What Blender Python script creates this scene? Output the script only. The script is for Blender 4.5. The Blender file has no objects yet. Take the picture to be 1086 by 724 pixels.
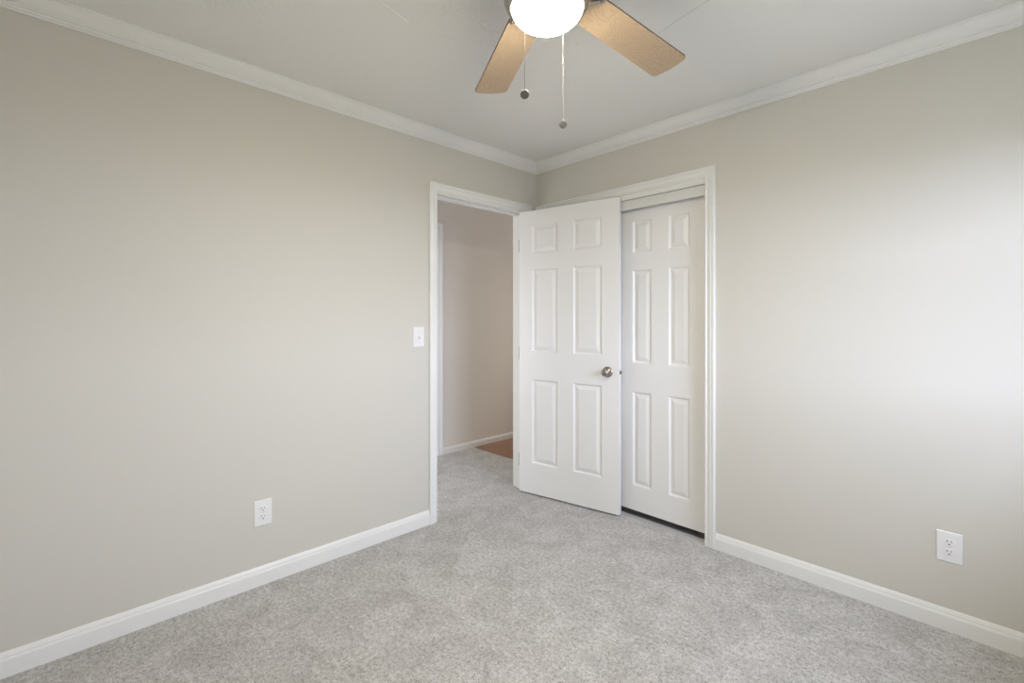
import bpy, bmesh, math, random
from mathutils import Vector, Matrix
from math import sin, cos, pi, radians

S = bpy.context.scene
COL = S.collection
random.seed(4)

# ------------------------------------------------------------------ camera
F_PX = 496.0
YAW = radians(46.15)          # angle between view direction and the left wall
EYE = (2.420, -2.5764, 1.2532)
cam_d = bpy.data.cameras.new('camera')
cam = bpy.data.objects.new('camera', cam_d)
COL.objects.link(cam)
cam.location = EYE
cam.rotation_euler = (pi / 2, 0, YAW)
cam_d.sensor_width = 36.0
cam_d.lens = F_PX / 1086.0 * 36.0
cam_d.shift_y = (338.6 - 362.0) / 1086.0 
cam_d.clip_start = 0.02
S.camera = cam

# ------------------------------------------------------------------ light
S.view_settings.view_transform = 'Standard'
S.view_settings.look = 'None'
S.view_settings.exposure = 0.0
S.view_settings.gamma = 1.0
S.view_settings.use_curve_mapping = False

SKY = 21.4
GLOBE = 200.0
w = bpy.data.worlds.new('sky')
S.world = w
w.use_nodes = True
nt = w.node_tree
nt.nodes.clear()
bg = nt.nodes.new('ShaderNodeBackground')
bg.inputs[0].default_value = (0.725, 0.795, 1.03, 1)
bg.inputs[1].default_value = SKY
wo = nt.nodes.new('ShaderNodeOutputWorld')
nt.links.new(bg.outputs[0], wo.inputs[0])

# room
ROOM_X, ROOM_Y, CEIL = 3.08, -3.20, 2.412
WT = 0.12                      # wall thickness
WIN = (-1.55, -0.42, 0.91, 2.00)   # y0, y1, z0, z1 of window in the right-hand side wall

def portal(loc, size, rot):
    l = bpy.data.lights.new('window_daylight', 'AREA')
    l.shape = 'RECTANGLE'
    l.size, l.size_y = size
    l.cycles.is_portal = True
    o = bpy.data.objects.new('window_daylight', l)
    o.location = loc
    o.rotation_euler = rot
    COL.objects.link(o)
portal((ROOM_X + 0.10, (WIN[0] + WIN[1]) / 2, (WIN[2] + WIN[3]) / 2), (WIN[3] - WIN[2], WIN[1] - WIN[0]), (0, pi / 2, 0))

hl = bpy.data.lights.new('hall_fill', 'POINT')  # added fill light brightening the hall, no fixture there
hl.energy = 11.0
hl.color = (1.0, 0.93, 0.86)
hl.shadow_soft_size = 0.2
hlo = bpy.data.objects.new('hall_fill', hl)
hlo.location = (-0.55, 1.75, 1.15)
COL.objects.link(hlo)
# added fill light for the hall, set before its closed near end
ha = bpy.data.lights.new('hall_fill_area', 'AREA')
ha.shape = 'RECTANGLE'
ha.size, ha.size_y = 0.8, 1.2
ha.energy = 14.0
ha.color = (0.93, 0.95, 1.0)
hao = bpy.data.objects.new('hall_fill_area', ha)
hao.location = (-0.64, -2.12, 1.05)
hao.rotation_euler = (pi / 2, 0, 0)
COL.objects.link(hao)


# ------------------------------------------------------------------ materials
def mat(name, color, rough=0.5, metal=0.0, spec=0.5):
    m = bpy.data.materials.new(name)
    m.use_nodes = True
    b = m.node_tree.nodes['Principled BSDF']
    b.inputs['Base Color'].default_value = (*color, 1)
    b.inputs['Roughness'].default_value = rough
    b.inputs['Metallic'].default_value = metal
    b.inputs['Specular IOR Level'].default_value = spec
    return m

def N(m, t, **kw):
    n = m.node_tree.nodes.new(t)
    for k, v in kw.items():
        setattr(n, k, v)
    return n

def L(m, a, b):
    m.node_tree.links.new(a, b)

def coords(m, scale=(1, 1, 1)):
    g = N(m, 'ShaderNodeNewGeometry')
    mp = N(m, 'ShaderNodeMapping')
    mp.inputs['Scale'].default_value = scale
    L(m, g.outputs['Position'], mp.inputs['Vector'])
    return mp.outputs[0]

def ocoords(m, scale=(1, 1, 1)):
    g = N(m, 'ShaderNodeTexCoord')
    mp = N(m, 'ShaderNodeMapping')
    mp.inputs['Scale'].default_value = scale
    L(m, g.outputs['Object'], mp.inputs['Vector'])
    return mp.outputs[0]

def noise(m, vec, scale, detail=2.0, rough=0.5, dist=0.0):
    n = N(m, 'ShaderNodeTexNoise')
    n.inputs['Scale'].default_value = scale
    n.inputs['Detail'].default_value = detail
    n.inputs['Roughness'].default_value = rough
    n.inputs['Distortion'].default_value = dist
    L(m, vec, n.inputs['Vector'])
    return n.outputs['Fac']

def ramp(m, fac, stops):
    r = N(m, 'ShaderNodeValToRGB')
    e = r.color_ramp.elements
    while len(e) < len(stops):
        e.new(0.5)
    for el, (p, c) in zip(e, stops):
        el.position = p
        el.color = (*c, 1) if len(c) == 3 else c
    L(m, fac, r.inputs[0])
    return r.outputs[0]

def bump(m, h, strength, distance):
    b = N(m, 'ShaderNodeBump')
    b.inputs['Strength'].default_value = strength
    b.inputs['Distance'].default_value = distance
    L(m, h, b.inputs['Height'])
    L(m, b.outputs[0], m.node_tree.nodes['Principled BSDF'].inputs['Normal'])
    return b

def math_node(m, op, a, b=None, clamp=False):
    n = N(m, 'ShaderNodeMath', operation=op)
    n.use_clamp = clamp
    for i, v in enumerate((a, b)):
        if v is None:
            continue
        if isinstance(v, (int, float)):
            n.inputs[i].default_value = v
        else:
            L(m, v, n.inputs[i])
    return n.outputs[0]

WALL_C = (0.638, 0.620, 0.568)
M_wall = mat('greige_wall_paint', WALL_C, 0.62, spec=0.25)
bump(M_wall, noise(M_wall, coords(M_wall), 260, 2), 0.06, 0.001)

M_hallwall = mat('hall_wall_paint', (0.80, 0.755, 0.715), 0.65, spec=0.25)
bump(M_hallwall, noise(M_hallwall, coords(M_hallwall), 260, 2), 0.06, 0.001)

M_trim = mat('white_semi_gloss_trim', (0.83, 0.83, 0.82), 0.35)
M_door = mat('white_door_paint', (0.845, 0.84, 0.835), 0.40)
_g = noise(M_door, coords(M_door, (60, 60, 3)), 6, 3)
bump(M_door, _g, 0.05, 0.001)
M_fascia = mat('off_white_track_fascia', (0.74, 0.74, 0.72), 0.4)
M_white_plastic = mat('white_plastic', (0.83, 0.83, 0.84), 0.3)
M_slot = mat('dark_slot', (0.05, 0.045, 0.04), 0.6)
M_nickel = mat('brushed_nickel', (0.40, 0.37, 0.34), 0.24, 1.0)
M_chain = mat('beaded_chain_metal', (0.80, 0.76, 0.70), 0.35, 0.8)
M_hinge = mat('hinge_steel', (0.20, 0.19, 0.175), 0.5, 0.6)
M_edge = mat('dark_blade_edge', (0.10, 0.06, 0.045), 0.5)
M_gap = mat('closet_gap_shade', (0.30, 0.29, 0.27), 0.8)  # closet surfaces coloured dark to stand for shade in the gap
M_track = mat('aluminium_floor_track', (0.62, 0.62, 0.63), 0.45, 0.3)
M_out = mat('outside_lawn', (0.17, 0.17, 0.14), 0.9)

# stippled ceiling paint, one hairline seam
M_ceil = mat('textured_ceiling_paint', (0.86, 0.855, 0.835), 0.75, spec=0.2)
v = coords(M_ceil)
st = noise(M_ceil, v, 55, 4, 0.6, 1.2)
patch = ramp(M_ceil, noise(M_ceil, v, 1.8, 1), [(0.42, (0.12,) * 3), (0.62, (1,) * 3)])
swirl = N(M_ceil, 'ShaderNodeTexVoronoi', feature='DISTANCE_TO_EDGE')
swirl.inputs['Scale'].default_value = 5.0
L(M_ceil, v, swirl.inputs['Vector'])
sw = ramp(M_ceil, swirl.outputs['Distance'], [(0.0, (0.6,) * 3), (0.035, (0,) * 3)])
h = math_node(M_ceil, 'ADD', math_node(M_ceil, 'MULTIPLY', st, patch), math_node(M_ceil, 'MULTIPLY', sw, math_node(M_ceil, 'MULTIPLY', patch, 0.25)))
bump(M_ceil, h, 0.7, 0.007)

# carpet: cut pile, speckled grey
M_carpet = mat('grey_cut_pile_carpet', (0.5, 0.5, 0.5), 0.95, spec=0.1)
v = coords(M_carpet)
fine = noise(M_carpet, v, 190, 3, 0.8)
mid = noise(M_carpet, v, 60, 3, 0.75)
big = noise(M_carpet, v, 6.5, 4, 0.65, 0.8)
mix = math_node(M_carpet, 'ADD', math_node(M_carpet, 'MULTIPLY', fine, 0.62), math_node(M_carpet, 'MULTIPLY', mid, 0.38))
c1 = ramp(M_carpet, mix, [(0.37, (0.13, 0.125, 0.12)), (0.455, (0.48, 0.47, 0.463)), (0.55, (0.67, 0.655, 0.645)), (0.65, (0.90, 0.885, 0.875))])
c2 = ramp(M_carpet, big, [(0.36, (0.80, 0.795, 0.785)), (0.62, (1.0, 1.0, 1.0))])
mx = N(M_carpet, 'ShaderNodeMix', data_type='RGBA', blend_type='MULTIPLY')
mx.inputs[0].default_value = 1
L(M_carpet, c1, mx.inputs[6])
L(M_carpet, c2, mx.inputs[7])
L(M_carpet, mx.outputs[2], M_carpet.node_tree.nodes['Principled BSDF'].inputs['Base Color'])
bump(M_carpet, mix, 0.7, 0.010)
M_carpet.node_tree.nodes['Principled BSDF'].inputs['Sheen Weight'].default_value = 0.15

# hall wood planks
M_wood = mat('red_brown_plank_floor', (0.35, 0.15, 0.07), 0.3)
v = coords(M_wood, (1, 1, 1))
br = N(M_wood, 'ShaderNodeTexBrick')
br.inputs['Scale'].default_value = 1.0
br.inputs['Brick Width'].default_value = 0.9
br.inputs['Row Height'].default_value = 0.08
br.inputs['Mortar Size'].default_value = 0.0015
br.inputs['Color1'].default_value = (0.27, 0.125, 0.07, 1)
br.inputs['Color2'].default_value = (0.33, 0.16, 0.09, 1)
br.inputs['Mortar'].default_value = (0.10, 0.04, 0.02, 1)
rot = N(M_wood, 'ShaderNodeMapping')
rot.inputs['Rotation'].default_value = (0, 0, pi / 2)
L(M_wood, v, rot.inputs['Vector'])
L(M_wood, rot.outputs[0], br.inputs['Vector'])
L(M_wood, br.outputs['Color'], M_wood.node_tree.nodes['Principled BSDF'].inputs['Base Color'])

# maple veneer for fan blades, grain runs along local x
M_maple = mat('maple_veneer', (0.5, 0.35, 0.22), 0.45, spec=0.3)
v = ocoords(M_maple, (2.0, 7.0, 7.0))
n1 = noise(M_maple, v, 1.9, 2, 0.5, 0.3)
rings = math_node(M_maple, 'FRACT', math_node(M_maple, 'MULTIPLY', n1, 22.0))
lo = ramp(M_maple, rings, [(0.0, (0.46, 0.335, 0.225)), (0.35, (0.52, 0.385, 0.262)), (0.8, (0.535, 0.40, 0.275)), (1.0, (0.46, 0.335, 0.225))])
L(M_maple, lo, M_maple.node_tree.nodes['Principled BSDF'].inputs['Base Color'])

# lit opal glass
M_globe = mat('lit_opal_glass', (0.95, 0.94, 0.92), 0.25)
b = M_globe.node_tree.nodes['Principled BSDF']
b.inputs['Emission Color'].default_value = (1.0, 0.92, 0.69, 1)
b.inputs['Emission Strength'].default_value = GLOBE

# clear window glass
M_glass = bpy.data.materials.new('window_glass')
M_glass.use_nodes = True
gn = M_glass.node_tree
gn.nodes.clear()
tr = gn.nodes.new('ShaderNodeBsdfTransparent')
gl = gn.nodes.new('ShaderNodeBsdfGlossy')
gl.inputs['Roughness'].default_value = 0.02
ms = gn.nodes.new('ShaderNodeMixShader')
ms.inputs[0].default_value = 0.06
go = gn.nodes.new('ShaderNodeOutputMaterial')
gn.links.new(tr.outputs[0], ms.inputs[1])
gn.links.new(gl.outputs[0], ms.inputs[2])
gn.links.new(ms.outputs[0], go.inputs[0])


# ------------------------------------------------------------------ helpers
def link(name, bm, m, parent=None, smooth=False, bevel=0.0, seg=2):
    me = bpy.data.meshes.new(name)
    bmesh.ops.recalc_face_normals(bm, faces=bm.faces[:])
    bm.to_mesh(me)
    bm.free()
    o = bpy.data.objects.new(name, me)
    COL.objects.link(o)
    for mm in (m if isinstance(m, (list, tuple)) else [m]):
        me.materials.append(mm)
    if smooth:
        for p in me.polygons:
            p.use_smooth = True
    if bevel:
        bv = o.modifiers.new('bevel', 'BEVEL')
        bv.width = bevel
        bv.segments = seg
        bv.limit_method = 'ANGLE'
        bv.angle_limit = radians(40)
    if parent:
        o.parent = parent
    return o

def tag(o, label=None, cat=None, group=None, kind=None):
    if label: o['label'] = label
    if cat: o['category'] = cat
    if group: o['group'] = group
    if kind: o['kind'] = kind
    return o

def empty(name, loc, rz=0.0):
    o = bpy.data.objects.new(name, None)
    o.empty_display_size = 0.1
    o.location = loc
    o.rotation_euler = (0, 0, rz)
    COL.objects.link(o)
    return o

def box(bm, x0, x1, y0, y1, z0, z1):
    vs = [bm.verts.new((x, y, z)) for x in (x0, x1) for y in (y0, y1) for z in (z0, z1)]
    for f in ((0, 1, 3, 2), (4, 6, 7, 5), (0, 4, 5, 1), (2, 3, 7, 6), (0, 2, 6, 4), (1, 5, 7, 3)):
        bm.faces.new([vs[i] for i in f])

def boxes(*bs):
    bm = bmesh.new()
    for b_ in bs:
        box(bm, *b_)
    return bm

def sweep(bm, path, normal, profile, side=1):
    """profile (u,t): u across the path in its plane, t along the normal; mitred corners"""
    n = Vector(normal).normalized()
    P = [Vector(p) for p in path]
    rings = []
    for i, p in enumerate(P):
        ds = []
        if i > 0: ds.append((P[i] - P[i - 1]).normalized())
        if i < len(P) - 1: ds.append((P[i + 1] - P[i]).normalized())
        ps = [n.cross(d) * side for d in ds]
        mi = ps[0] if len(ps) == 1 else (ps[0] + ps[1]) / (1 + ps[0].dot(ps[1]))
        rings.append([bm.verts.new(p + mi * u + n * t) for u, t in profile])
    k = len(profile)
    for a, b_ in zip(rings, rings[1:]):
        for j in range(k):
            bm.faces.new((a[j], a[(j + 1) % k], b_[(j + 1) % k], b_[j]))
    bm.faces.new(rings[0])
    bm.faces.new(rings[-1][::-1])

def lathe(bm, prof, mtx=Matrix.Identity(4), seg=48):
    """prof list of (r, h); axis is local z"""
    rings = []
    for r, hh in prof:
        if r < 1e-6:
            rings.append([bm.verts.new(mtx @ Vector((0, 0, hh)))])
        else:
            rings.append([bm.verts.new(mtx @ Vector((r * cos(2 * pi * i / seg), r * sin(2 * pi * i / seg), hh))) for i in range(seg)])
    for a, b_ in zip(rings, rings[1:]):
        for i in range(seg):
            j = (i + 1) % seg
            if len(a) == 1 and len(b_) == 1: continue
            if len(a) == 1: bm.faces.new((a[0], b_[i], b_[j]))
            elif len(b_) == 1: bm.faces.new((a[i], b_[0], a[j]))
            else: bm.faces.new((a[i], b_[i], b_[j], a[j]))

def axis_mtx(origin, direction):
    d = Vector(direction).normalized()
    return Matrix.Translation(origin) @ d.to_track_quat('Z', 'Y').to_matrix().to_4x4()

def prism(bm, outline, z0, z1):
    a = [bm.verts.new((x, y, z0)) for x, y in outline]
    b_ = [bm.verts.new((x, y, z1)) for x, y in outline]
    bm.faces.new(a[::-1])
    bm.faces.new(b_)
    sides = []
    k = len(outline)
    for i in range(k):
        sides.append(bm.faces.new((a[i], a[(i + 1) % k], b_[(i + 1) % k], b_[i])))
    return sides


# ------------------------------------------------------------------ structure
def struct(name, bm, m, parent=None, label=None, cat=None, **kw):
    o = link(name, bm, m, parent, **kw)
    if parent is None:
        tag(o, label, cat, kind='structure')
    return o

# door opening in left wall (clear jamb faces) and closet opening in far wall
DY0, DY1, DZ = -0.897, -0.124, 2.034
CX0, CX1, CZ = 0.070, 1.289, 2.010
JT = 0.018
HX = -1.16                       # hall wall face

struct('floor', boxes((HX - .05, 0.0, -2.25, 0.33, -0.05, 0.0), (0.0, ROOM_X, ROOM_Y, 0.0, -0.05, 0.0), (0.0, 1.4, 0.0, 0.012, -0.05, 0.0)), M_carpet,
       label='speckled light grey cut pile carpet covering the bedroom floor', cat='carpet')
struct('floor', boxes((HX - .05, -WT, 0.33, 2.65, -0.05, 0.0)), M_wood,
       label='reddish brown wood plank floor glimpsed at the end of the hall', cat='wood floor')
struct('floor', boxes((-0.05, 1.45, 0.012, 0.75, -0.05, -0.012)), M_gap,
       label='closet floor coloured dark as shade in the gap under the sliding closet door', cat='closet floor')
struct('ceiling', boxes((HX, ROOM_X + WT, ROOM_Y - WT, 2.6, CEIL, CEIL + 0.1)), M_ceil,
       label='off-white textured ceiling with a faint hairline seam', cat='ceiling')
ceiling_ = bpy.data.objects['ceiling']
M_seam = mat('hairline_seam', (0.50, 0.49, 0.47), 0.8)
bm = bmesh.new()
sweep(bm, [(1.93, -0.936, CEIL), (1.691, -.885, CEIL), (1.56, -.859, CEIL), (1.459, -.835, CEIL)], (0, 0, -1), [(-.0007, 0), (.0007, 0), (.0007, .0006), (-.0007, .0006)])
link('drywall_seam', bm, M_seam, ceiling_)
M_ridge = mat('ceiling_paint_ridge', (0.86, 0.855, 0.835), 0.7)
bm = bmesh.new()
for pts in ([(.900, -1.86), (.868, -1.79), (.848, -1.70), (.824, -1.609)], [(.86, -1.50), (.85, -1.46), (.865, -1.41)], [(.93, -1.33), (.925, -1.28), (.95, -1.23)],
            [(1.02, -1.40), (1.00, -1.34), (1.03, -1.28)], [(1.20, -1.02), (1.17, -.99), (1.16, -.95)], [(1.28, -.99), (1.30, -.95), (1.335, -.92)]):
    sweep(bm, [(x, y, CEIL) for x, y in pts], (0, 0, -1), [(-.004, 0), (0, .0022), (.004, 0)])
link('trowel_ridge', bm, M_ridge, ceiling_)
# left wall with the doorway
ro0, ro1, roz = DY0 - JT, DY1 + JT, DZ + JT
struct('wall_left', boxes((-WT, 0, ROOM_Y - WT, ro0, 0, CEIL), (-WT, 0, ro1, 0.0, 0, CEIL), (-WT, 0, ro0, ro1, roz, CEIL),
                          (-WT, 0, 0.0, 2.6, 0, CEIL)), M_wall,
       label='greige painted wall on the left with the open doorway', cat='wall')
# far wall with the closet opening
struct('wall_right', boxes((0.0, CX0 - JT, 0, WT, 0, CEIL), (CX1 + JT, ROOM_X + WT, 0, WT, 0, CEIL), (CX0 - JT, CX1 + JT, 0, WT, CZ + JT + .012, CEIL)), M_wall,
       label='greige painted wall on the right with the closet and a bright window glow', cat='wall')
# side wall with the window, out of frame to the right
wy0, wy1, wz0, wz1 = WIN
struct('wall_window', boxes((ROOM_X, ROOM_X + WT, ROOM_Y - WT, wy0, 0, CEIL), (ROOM_X, ROOM_X + WT, wy1, 0, 0, CEIL),
                            (ROOM_X, ROOM_X + WT, wy0, wy1, 0, wz0), (ROOM_X, ROOM_X + WT, wy0, wy1, wz1, CEIL)), M_wall,
       label='greige wall holding the daylit window', cat='wall')
struct('wall_back', boxes((0.0, ROOM_X, ROOM_Y - WT, ROOM_Y, 0, CEIL)), M_wall, label='greige wall behind the viewer', cat='wall')
# hall shell
struct('wall_hall', boxes((HX - 0.1, HX, -2.2, 2.6, 0, CEIL)), M_hallwall, label='shaded taupe hall wall seen through the open doorway', cat='wall')
struct('wall_hall_end', boxes((HX, -WT, -2.3, -2.2, 0, CEIL)), M_hallwall, label='near end wall of the hall', cat='wall')
struct('wall_hall_far', boxes((HX, -WT, 2.6, 2.7, 0, CEIL)), M_hallwall, label='far end wall of the hall', cat='wall')
# closet interior
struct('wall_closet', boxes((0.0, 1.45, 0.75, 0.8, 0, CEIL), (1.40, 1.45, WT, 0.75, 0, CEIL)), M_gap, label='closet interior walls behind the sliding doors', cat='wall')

# window frame and glass
win = link('window_1', boxes((ROOM_X + .02, ROOM_X + .09, wy0, wy0 + .05, wz0, wz1), (ROOM_X + .02, ROOM_X + .09, wy1 - .05, wy1, wz0, wz1),
                             (ROOM_X + .02, ROOM_X + .09, wy0 + .05, wy1 - .05, wz0, wz0 + .05), (ROOM_X + .02, ROOM_X + .09, wy0 + .05, wy1 - .05, wz1 - .05, wz1),
                             (ROOM_X + .035, ROOM_X + .075, wy0 + .05, wy1 - .05, (wz0 + wz1) / 2 - .02, (wz0 + wz1) / 2 + .02)), M_trim)
tag(win, 'white framed window just outside the frame at the right', 'window', kind='structure')
link('window_pane', boxes((ROOM_X + .052, ROOM_X + .056, wy0 + .05, wy1 - .05, wz0 + .05, wz1 - .05)), M_glass, win)
struct('sky_blocker', boxes((ROOM_X + WT, ROOM_X + WT + 0.85, ROOM_Y - .6, 1.0, 2.34, 2.42)), M_trim,
       label='unseen white overhang added outside the window to block high sky', cat='light blocker')  # unseen overhang added to cut steep sky light through the window
struct('ground', boxes((ROOM_X + WT, 60, -60, 40, -0.6, -0.5), (-40, ROOM_X + WT, -60, ROOM_Y - WT, -0.6, -0.5)), M_out, label='lawn outside the window', cat='lawn')

# ------------------------------------------------------------------ mouldings
CASING = [(0, 0), (0, .008), (.003, .011), (.009, .012), (.012, .0095), (.016, .0095), (.030, .0135), (.034, .0155), (.038, .0135), (.041, .0135),
          (.045, .017), (.052, .018), (.056, .016), (.057, .012), (.057, 0)]
BASE = [(0, 0), (.013, 0), (.013, .058), (.0115, .064), (.0095, .067), (.0095, .072), (.007, .080), (.004, .086), (0, .087)]
def cr(t):
    return t
CROWN = [(0, 0), (.060, 0), (.060, .006), (.055, .008), (.053, .013), (.047, .020), (.037, .032), (.027, .040), (.019, .045), (.019, .049), (.013, .051),
         (.012, .058), (.007, .061), (.0065, .067), (0, .067)]

# crown around the whole room
bm = bmesh.new()
sweep(bm, [(0.0, ROOM_Y, CEIL), (0, 0, CEIL), (ROOM_X, 0, CEIL)], (0, 0, -1), CROWN, side=1)
struct('trim_1', bm, M_trim, label='white crown moulding running where both walls meet the ceiling', cat='crown moulding')
bm = bmesh.new()
sweep(bm, [(ROOM_X, 0, CEIL), (ROOM_X, ROOM_Y, CEIL), (0, ROOM_Y, CEIL)], (0, 0, -1), CROWN, side=1)
struct('trim_2', bm, M_trim, label='white crown moulding on the walls behind the viewer', cat='crown moulding')

co = 0.006                                    # reveal between jamb and casing
# baseboards
bm = bmesh.new()
sweep(bm, [(0, ROOM_Y, 0), (0, DY0 - co - .0565, 0)], (0, 0, 1), BASE, side=-1)
struct('baseboard_left', bm, M_trim, label='white baseboard along the left wall up to the doorway casing', cat='baseboard')
bm = bmesh.new()
sweep(bm, [(CX1 + .0585, 0, 0), (ROOM_X, 0, 0)], (0, 0, 1), BASE, side=-1)
struct('baseboard_right', bm, M_trim, label='white baseboard along the right wall beside the closet', cat='baseboard')
bm = bmesh.new()
sweep(bm, [(ROOM_X, 0, 0), (ROOM_X, ROOM_Y, 0), (0, ROOM_Y, 0)], (0, 0, 1), BASE, side=-1)
struct('baseboard_back', bm, M_trim, label='white baseboard behind the viewer', cat='baseboard')
HB = [(u, t * 0.68) for u, t in BASE]
bm = bmesh.new()
sweep(bm, [(HX, -0.035, 0), (HX, 2.6, 0)], (0, 0, 1), HB, side=-1)
struct('baseboard_hall', bm, M_trim, label='low white baseboard along the hall wall beyond the doorway', cat='baseboard')

# bedroom doorway: casing, jamb, stop, strike plate
bm = bmesh.new()
sweep(bm, [(0, DY0 - co, 0), (0, DY0 - co, DZ + co + .003), (0, DY1 + co, DZ + co + .003), (0, DY1 + co, 0)], (1, 0, 0), CASING, side=1)
t1 = struct('trim_3', bm, M_trim, label='white moulded casing around the open bedroom doorway', cat='door casing')
link('jamb', boxes((-WT, 0.0, DY0 - JT, DY0, 0, DZ + JT), (-WT, 0.0, DY1, DY1 + JT, 0, DZ + JT), (-WT, 0.0, DY0, DY1, DZ, DZ + JT)), M_trim, t1)
link('door_stop', boxes((-.085, -.040, DY0, DY0 + .011, 0, DZ - .011), (-.085, -.040, DY1 - .011, DY1, 0, DZ - .011), (-.085, -.040, DY0, DY1, DZ - .011, DZ)), M_trim, t1, bevel=.003)
link('strike_plate', boxes((-.036, -.004, DY0 - .001, DY0 + .0015, .865, .925)), M_hinge, t1)
# hall side casing of the same doorway
bm = bmesh.new()
sweep(bm, [(-WT, DY0 - co, 0), (-WT, DY0 - co, DZ + co), (-WT, DY1 + co, DZ + co), (-WT, DY1 + co, 0)], (-1, 0, 0), CASING, side=-1)
struct('trim_4', bm, M_trim, label='casing on the hall side of the bedroom doorway', cat='door casing')

# closet casing, jamb, track fascia
bm = bmesh.new()
sweep(bm, [(CX0, 0, 0), (CX0, 0, DZ + .006), (CX1, 0, DZ + .006), (CX1, 0, 0)], (0, -1, 0), CASING, side=1)
t2 = struct('trim_5', bm, M_trim, label='white moulded casing around the closet opening', cat='closet casing')
link('jamb', boxes((CX0 - JT, CX0 + .001, 0, WT, 0, CZ + JT), (CX1 - .001, CX1 + JT, 0, WT, 0, CZ + JT), (CX0, CX1, 0, WT, CZ, CZ + JT + .012)), M_trim, t2)
fas = struct('trim_6', boxes((CX0 + .001, CX1 - .001, .012, .020, 1.948, CZ - .003)), M_fascia,
             label='flat off-white fascia strip hiding the sliding door track', cat='track fascia', bevel=.0015)
link('track_rail', boxes((CX0 + .001, CX1 - .001, .020, .106, 1.996, CZ)), M_track, fas)
struct('trim_7', boxes((CX0 + .001, CX1 - .001, .012, .052, -.012, .004)), M_track, label='pale metal floor track strip under the closet doors', cat='floor track')

# hall door casing and its door
bm = bmesh.new()
sweep(bm, [(HX, -0.855, 0), (HX, -0.855, 2.085), (HX, -0.093, 2.085), (HX, -0.093, 0)], (1, 0, 0), CASING, side=1)
struct('trim_8', bm, M_trim, label='white casing of another door on the hall wall, only its right edge showing', cat='door casing')


# ------------------------------------------------------------------ six panel doors
def six_panel(wd, z0, z1, th, xs, zs, m=M_door):
    """slab in local coords: x 0..wd, front face at y=0 (facing -y), back at y=th"""
    bm = bmesh.new()
    gx = [0, xs[0], xs[1], xs[2], xs[3], wd]
    gz = [z0, *zs, z1]
    prof = [(0, 0), (.004, .0015), (.011, .0105), (.016, .0105), (.040, .0025)]
    for yb, s in ((0.0, 1), (th, -1)):
        for i in range(5):
            for j in range(7):
                a, b_, c, d = gx[i], gx[i + 1], gz[j], gz[j + 1]
                if i in (1, 3) and j in (1, 3, 5):
                    prev = None
                    for ins, dep in prof:
                        q = [bm.verts.new((x, yb + s * dep, z)) for x, z in ((a + ins, c + ins), (b_ - ins, c + ins), (b_ - ins, d - ins), (a + ins, d - ins))]
                        if prev:
                            for k in range(4):
                                bm.faces.new((prev[k], prev[(k + 1) % 4], q[(k + 1) % 4], q[k]))
                        prev = q
                    bm.faces.new(prev)
                else:
                    bm.faces.new([bm.verts.new((x, yb, z)) for x, z in ((a, c), (b_, c), (b_, d), (a, d))])
    for q in (((0, 0, z0), (0, th, z0), (0, th, z1), (0, 0, z1)), ((wd, 0, z0), (wd, th, z0), (wd, th, z1), (wd, 0, z1)),
              ((0, 0, z0), (wd, 0, z0), (wd, th, z0), (0, th, z0)), ((0, 0, z1), (wd, 0, z1), (wd, th, z1), (0, th, z1))):
        bm.faces.new([bm.verts.new(p) for p in q])
    bmesh.ops.remove_doubles(bm, verts=bm.verts[:], dist=1e-5)
    return bm

DW, DTH = 0.765, 0.034
PX = (0.108, 0.319, 0.438, 0.648)
PZ = (0.226, 0.827, 1.020, 1.609, 1.722, 1.922)
DOOR_O, DOOR_A = (0.003, -0.182, 0), radians(11.0)
d1 = empty('door_1', DOOR_O, DOOR_A)
tag(d1, 'white six-panel bedroom door swung open against the closet, with a nickel knob', 'door', kind='structure')
link('door_slab', six_panel(DW, .012, 2.029, DTH, PX, PZ), M_door, d1, bevel=.0008, seg=1)

KNOB = [(0.0, 0), (.0350, 0), (.0350, .003), (.0335, .0060), (.028, .009), (.0150, .0115), (.0110, .016), (.0105, .028), (.013, .032), (.0195, .036),
        (.0235, .042), (.0245, .048), (.0225, .054), (.0165, .0585), (.008, .060), (0, .0602)]
def knob(side):
    bm = bmesh.new()
    if side < 0: lathe(bm, KNOB, axis_mtx((.688, 0.0, .916), (0, -1, 0)))
    else: lathe(bm, [(r, hh * .85) for r, hh in KNOB], axis_mtx((.688, DTH, .916), (0, 1, 0)))
    return bm
kn = link('door_knob', knob(-1), M_nickel, d1, smooth=True)
bm = bmesh.new()
lathe(bm, [(0, .0595), (.0045, .0605), (.0045, .063), (.003, .0645), (0, .0645)], axis_mtx((.688, 0, .916), (0, -1, 0)), 20)
link('privacy_button', bm, M_nickel, kn, smooth=True)
link('door_knob', knob(1), M_nickel, d1, smooth=True)
lp = link('latch_plate', boxes((DW - .0005, DW + .0015, .006, .028, .903, .929)), M_nickel, d1, bevel=.0005)
bm = bmesh.new()
pr_ = [(DW + .001, .011), (DW + .011, .014), (DW + .012, .018), (DW + .001, .0245)]
a = [bm.verts.new((x, y, .909)) for x, y in pr_]; b_ = [bm.verts.new((x, y, .923)) for x, y in pr_]
bm.faces.new(a[::-1]); bm.faces.new(b_)
for i in range(4): bm.faces.new((a[i], a[(i + 1) % 4], b_[(i + 1) % 4], b_[i]))
link('latch_bolt', bm, M_nickel, lp)
for hz in (1.79, 1.01, .235):
    bm = boxes((-.0012, .0002, .003, DTH - .002, hz - .045, hz + .045))
    lathe(bm, [(0, -.047), (.004, -.047), (.0055, -.045), (.0055, .045), (.004, .047), (0, .047)], Matrix.Translation((-.0050, .012, hz)), 16)
    link('hinge', bm, M_hinge, d1)

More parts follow.
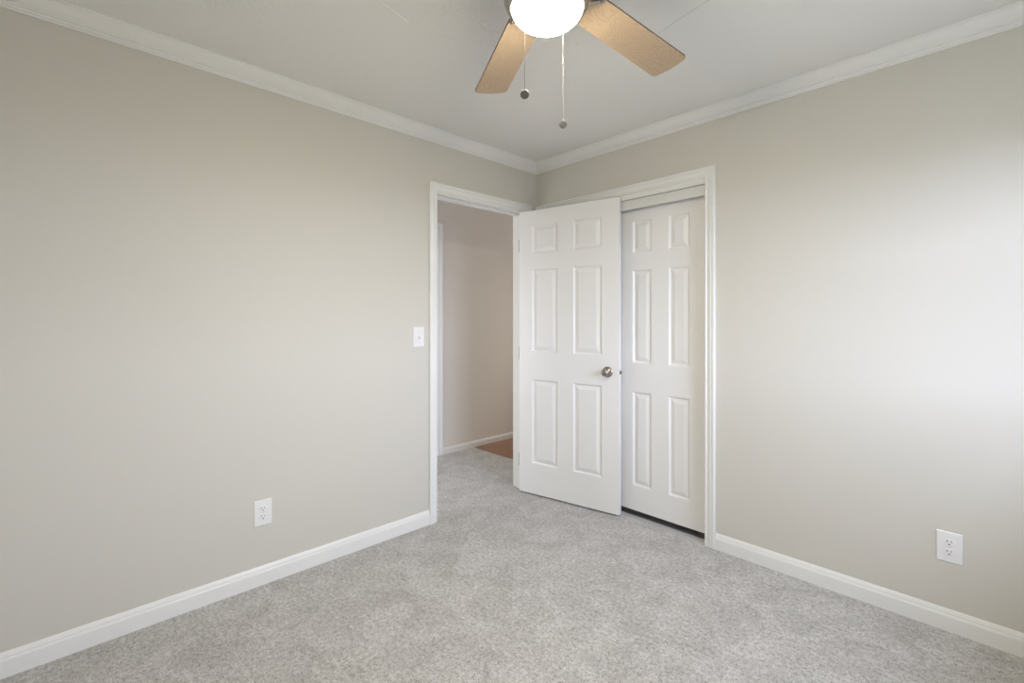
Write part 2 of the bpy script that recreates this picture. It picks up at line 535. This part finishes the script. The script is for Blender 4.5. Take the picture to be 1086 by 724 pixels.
LX = (0.115, 0.250, 0.362, 0.497)
LZ = (0.192, 0.793, 0.974, 1.570, 1.675, 1.882)
d2 = empty('door_2', (0.677, 0.058, 0))
tag(d2, 'white six-panel sliding closet door beside the right closet casing', 'closet door', kind='structure')
link('door_slab', six_panel(0.611, .036, 1.990, .034, LX, LZ), M_door, d2, bevel=.0008, seg=1)
d3 = empty('door_3', (0.072, 0.0225, 0))
tag(d3, 'white six-panel sliding closet door hidden behind the open bedroom door', 'closet door', kind='structure')
link('door_slab', six_panel(0.611, .036, 1.990, .034, LX, LZ), M_door, d3, bevel=.0008, seg=1)
d4 = empty('door_4', (HX + .002, -0.850, 0), pi / 2)
tag(d4, 'white six-panel door on the hall wall', 'door', kind='structure')
link('door_slab', six_panel(0.754, .012, 2.080, .001, (0.106, 0.317, 0.436, 0.646), PZ), M_door, d4)


# ------------------------------------------------------------------ wall plates
def plate_base(name, wd, ht):
    """local frame: x right along the wall, y = out of wall is -y, z up; origin at plate centre on the wall"""
    t = .0055
    bm = bmesh.new()
    o = [(-wd / 2, 0), (wd / 2, 0)]
    prof = [(0, 0), (.0, .002), (.0035, t), (.5, t)]
    prev = None
    for ins, dep in prof[:3]:
        q = [bm.verts.new((x, -dep, z)) for x, z in ((-wd / 2 + ins, -ht / 2 + ins), (wd / 2 - ins, -ht / 2 + ins), (wd / 2 - ins, ht / 2 - ins), (-wd / 2 + ins, ht / 2 - ins))]
        if prev:
            for k in range(4): bm.faces.new((prev[k], prev[(k + 1) % 4], q[(k + 1) % 4], q[k]))
        else: bm.faces.new(q)
        prev = q
    bm.faces.new(prev)
    return bm

def screw(root, z):
    bm = bmesh.new()
    lathe(bm, [(0, .005), (.0032, .005), (.0032, .0062), (.002, .0068), (0, .0068)], axis_mtx((0, 0, z), (0, -1, 0)), 16)
    s = link('screw', bm, M_white_plastic, root)
    link('screw_slot', boxes((-.0025, .0025, -.0070, -.0066, z - .0004, z + .0004)), M_slot, s)

def make_outlet(loc, rz, label):
    root = empty('wall_outlet', loc, rz)
    tag(root, label, 'outlet')
    link('cover_plate', plate_base('p', .079, .122), M_white_plastic, root)
    for z in (.0195, -.0195):
        bm = bmesh.new()
        pts = []
        for k in range(32):
            a_ = 2 * pi * k / 32
            pts.append((max(-.0168, min(.0168, .0172 * cos(a_))), max(-.0140, min(.0140, .0172 * sin(a_)))))
        A = [bm.verts.new((x, -.004, z + zz)) for x, zz in pts]
        B = [bm.verts.new((x, -.0072, z + zz)) for x, zz in pts]
        C_ = [bm.verts.new((x * .93, -.0078, z + zz * .93)) for x, zz in pts]
        for P, Q in ((A, B), (B, C_)):
            for i in range(32): bm.faces.new((P[i], P[(i + 1) % 32], Q[(i + 1) % 32], Q[i]))
        bm.faces.new(C_)
        r = link('receptacle', bm, M_white_plastic, root)
        # dark slots and ground hole on the receptacle face
        link('slot', boxes((-.0074, -.0050, -.0081, -.0075, z + .001, z + .0095)), M_slot, r)
        link('slot', boxes((.0052, .0072, -.0081, -.0075, z + .002, z + .0090)), M_slot, r)
        bm = bmesh.new()
        lathe(bm, [(0, .0075), (.0027, .0075), (.0027, .0081), (0, .0081)], axis_mtx((0, 0, z - .0065), (0, -1, 0)), 16)
        link('slot', bm, M_slot, r)
    screw(root, 0)
    return root

make_outlet((0.0, -1.892, .3375), pi / 2, 'white duplex outlet low on the left wall')
make_outlet((2.282, 0.0, .3360), 0, 'white duplex outlet low on the right wall, right of the closet')

sw_ = empty('light_switch', (0.0, -1.033, 1.147), pi / 2)
tag(sw_, 'white toggle light switch on the left wall beside the doorway casing', 'light switch')
link('cover_plate', plate_base('p', .079, .122), M_white_plastic, sw_)
link('toggle_bezel', boxes((-.0060, .0060, -.0066, -.005, -.0125, .0125)), M_white_plastic, sw_, bevel=.0006)
bm = boxes((-.0042, .0042, -.019, -.0055, -.004, .005))
bmesh.ops.rotate(bm, verts=bm.verts[:], cent=(0, -.0055, 0), matrix=Matrix.Rotation(radians(28), 3, 'X'))
link('toggle', bm, M_white_plastic, sw_, bevel=.001)
screw(sw_, .030)
screw(sw_, -.030)


# ------------------------------------------------------------------ ceiling fan
FX, FY, BZ = 1.545, -1.600, 2.200
fan = empty('ceiling_fan', (FX, FY, 0))
tag(fan, 'brushed nickel ceiling fan with maple blades and a lit frosted glass bowl', 'ceiling fan')
# canopy against the ceiling and motor housing
bm = bmesh.new()
lathe(bm, [(0, CEIL), (.075, CEIL), (.078, CEIL - .01), (.070, CEIL - .045), (.060, CEIL - .055), (.060, CEIL - .060), (0, CEIL - .060)])
link('canopy', bm, M_nickel, fan, smooth=True)
bm = bmesh.new()
lathe(bm, [(0, CEIL - .058), (.090, CEIL - .060), (.118, CEIL - .075), (.130, CEIL - .100), (.130, CEIL - .150), (.122, 2.232), (.105, 2.218), (.085, 2.214), (0, 2.214)])
link('motor_housing', bm, M_nickel, fan, smooth=True)
bm = bmesh.new()
lathe(bm, [(0, 2.2145), (.070, 2.2145), (.070, 2.180), (.100, 2.176), (.116, 2.166), (.1215, 2.150), (.1205, 2.142), (.115, 2.128), (.107, 2.119), (.102, 2.117), (.099, 2.120), (0, 2.120)])
link('light_kit_rim', bm, M_nickel, fan, smooth=True)
bm = bmesh.new()
R0, H0 = .0990, .050
lathe(bm, [(R0, 2.125)] + [(R0 * cos(t_ * pi / 2 / 14), 2.120 - H0 * sin(t_ * pi / 2 / 14)) for t_ in range(15)])
link('glass_bowl', bm, M_globe, fan, smooth=True)

def blade_outline():
    o = []
    r0, r1 = .150, .670
    wr, wt = .057, .068
    o.append((r0 + .004, -wr)); 
    # tip with rounded corners and a faint bow
    rc = .018
    for k in range(7):
        t = -pi / 2 + k * (pi / 2) / 6
        o.append((r1 - rc + rc * cos(t), -wt + rc + rc * sin(t)))
    for k in range(1, 6):
        y = (-wt + rc) + (2 * wt - 2 * rc) * k / 6
        o.append((r1 + .006 * (1 - (y / (wt - rc)) ** 2), y))
    for k in range(7):
        t = k * (pi / 2) / 6
        o.append((r1 - rc + rc * cos(t), wt - rc + rc * sin(t)))
    o.append((r0 + .004, wr))
    # rounded root
    for k in range(1, 8):
        t = pi / 2 + k * pi / 8
        o.append((r0 + .004 + .022 * cos(t), wr * sin(t)))
    return o

def arc(cx, cy, r, a0, a1, n):
    return [(cx + r * cos(a0 + (a1 - a0) * k / n), cy + r * sin(a0 + (a1 - a0) * k / n)) for k in range(n + 1)]

PITCH = radians(-8)
Rp = Matrix.Rotation(PITCH, 4, 'X')
def make_blade(ang):
    bm = bmesh.new()
    sides = prism(bm, blade_outline(), -.003, .003)
    for f in sides: f.material_index = 1
    bl = link('blade', bm, [M_maple, M_edge], fan)
    bl.matrix_local = Matrix.Translation((0, 0, BZ)) @ Matrix.Rotation(ang, 4, 'Z') @ Rp
    # blade iron: stem from the motor, crescent fork under the blade with two lobes
    bm = bmesh.new()
    fork = [(.118, -.016)] + [(.150, -.024), (.166, -.040), (.176, -.052)] + arc(.183, -.050, .0095, -pi * .75, pi * .6, 8) + \
           [(.176, -.034), (.168, -.018), (.166, 0), (.168, .018), (.176, .034)] + arc(.183, .050, .0095, -pi * .6, pi * .75, 8) + \
           [(.176, .052), (.166, .040), (.150, .024), (.118, .016)]
    prism(bm, fork, -.0085, -.0032)
    ir = link('blade_iron', bm, M_nickel, bl, bevel=.0015)
    bm = bmesh.new()
    prism(bm, [(.088, -.014), (.128, -.016), (.128, .016), (.088, .014)], -.0085, .004)
    link('blade_iron', bm, M_nickel, bl, bevel=.002)
    for sy in (-.050, .050):
        bm = bmesh.new()
        lathe(bm, [(0, 0), (.0048, 0), (.0042, .0018), (.002, .0028), (0, .003)], axis_mtx((.183, sy, -.0084), (0, 0, -1)), 16)
        link('screw', bm, M_nickel, bl, smooth=True)
    return bl
for a_ in (152.5, 88.3, 16.0, -56.0, -128.0):
    make_blade(radians(a_))

def pull_chain(x, y, ztop, zbot, zconn, fancy):
    br = .0011 if fancy else .0008
    # beaded chain: small balls threaded on a thin wire
    bm = bmesh.new()
    lathe(bm, [(0, zbot), (.0006, zbot), (.0006, ztop), (0, ztop)], Matrix.Translation((x, y, 0)), 6)
    z = zbot
    while z < ztop:
        lathe(bm, [(0, z - .0013), (br, z - .0007), (br, z + .0007), (0, z + .0013)], Matrix.Translation((x, y, 0)), 6)
        z += .0034
    ch = link('pull_chain', bm, M_chain if fancy else M_hinge, fan, smooth=True)
    if zconn:
        bm = bmesh.new()
        lathe(bm, [(0, zconn - .006), (.0022, zconn - .004), (.0026, zconn), (.0022, zconn + .004), (0, zconn + .006)], Matrix.Translation((x, y, 0)), 12)
        link('chain_connector', bm, M_chain, ch, smooth=True)
    # flat medallion facing into the room
    R = .0118 if not fancy else .0102
    vd = Vector((EYE[0] - FX, EYE[1] - FY, 0)).normalized()
    c = Vector((x, y, zbot - R))
    bm = bmesh.new()
    mt = axis_mtx(c, vd)
    lathe(bm, [(0, -.0018), (R * .9, -.0018), (R, -.001), (R, .001), (R * .92, .0022), (R * .84, .0022), (R * .80, .0014), (0, .0014)], mt, 32)
    if fancy:
        for k in range(4):
            t = k * pi / 2 + pi / 4
            o = Vector((cos(t) * R * .42, sin(t) * R * .42, .0014))
            lathe(bm, [(R * .30, 0), (R * .26, .0008), (R * .1, .001), (0, .001)], mt @ Matrix.Translation(o), 14)
    md = link('chain_medallion', bm, M_medal_light if fancy else M_medal, ch)
    md['label'] = 'pale embossed medallion' if fancy else 'plain dark grey medallion'

M_medal = mat('grey_medallion', (0.20, 0.20, 0.18), 0.5, 0.3)
M_medal_light = mat('embossed_medallion', (0.42, 0.40, 0.37), 0.4, 0.4)
cr_, cf_ = Vector((cos(YAW), sin(YAW))), Vector((-sin(YAW), cos(YAW)))     # room directions across and away
def hub_off(r_, f_):
    p = cr_ * r_ + cf_ * f_
    return p.x, p.y
x_, y_ = hub_off(-.065, -.095)
pull_chain(x_, y_, 2.118, 1.836 + .0118, None, False)
x_, y_ = hub_off(.0345, -.095)
pull_chain(x_, y_, 2.118, 1.758 + .0102, 1.913, True)
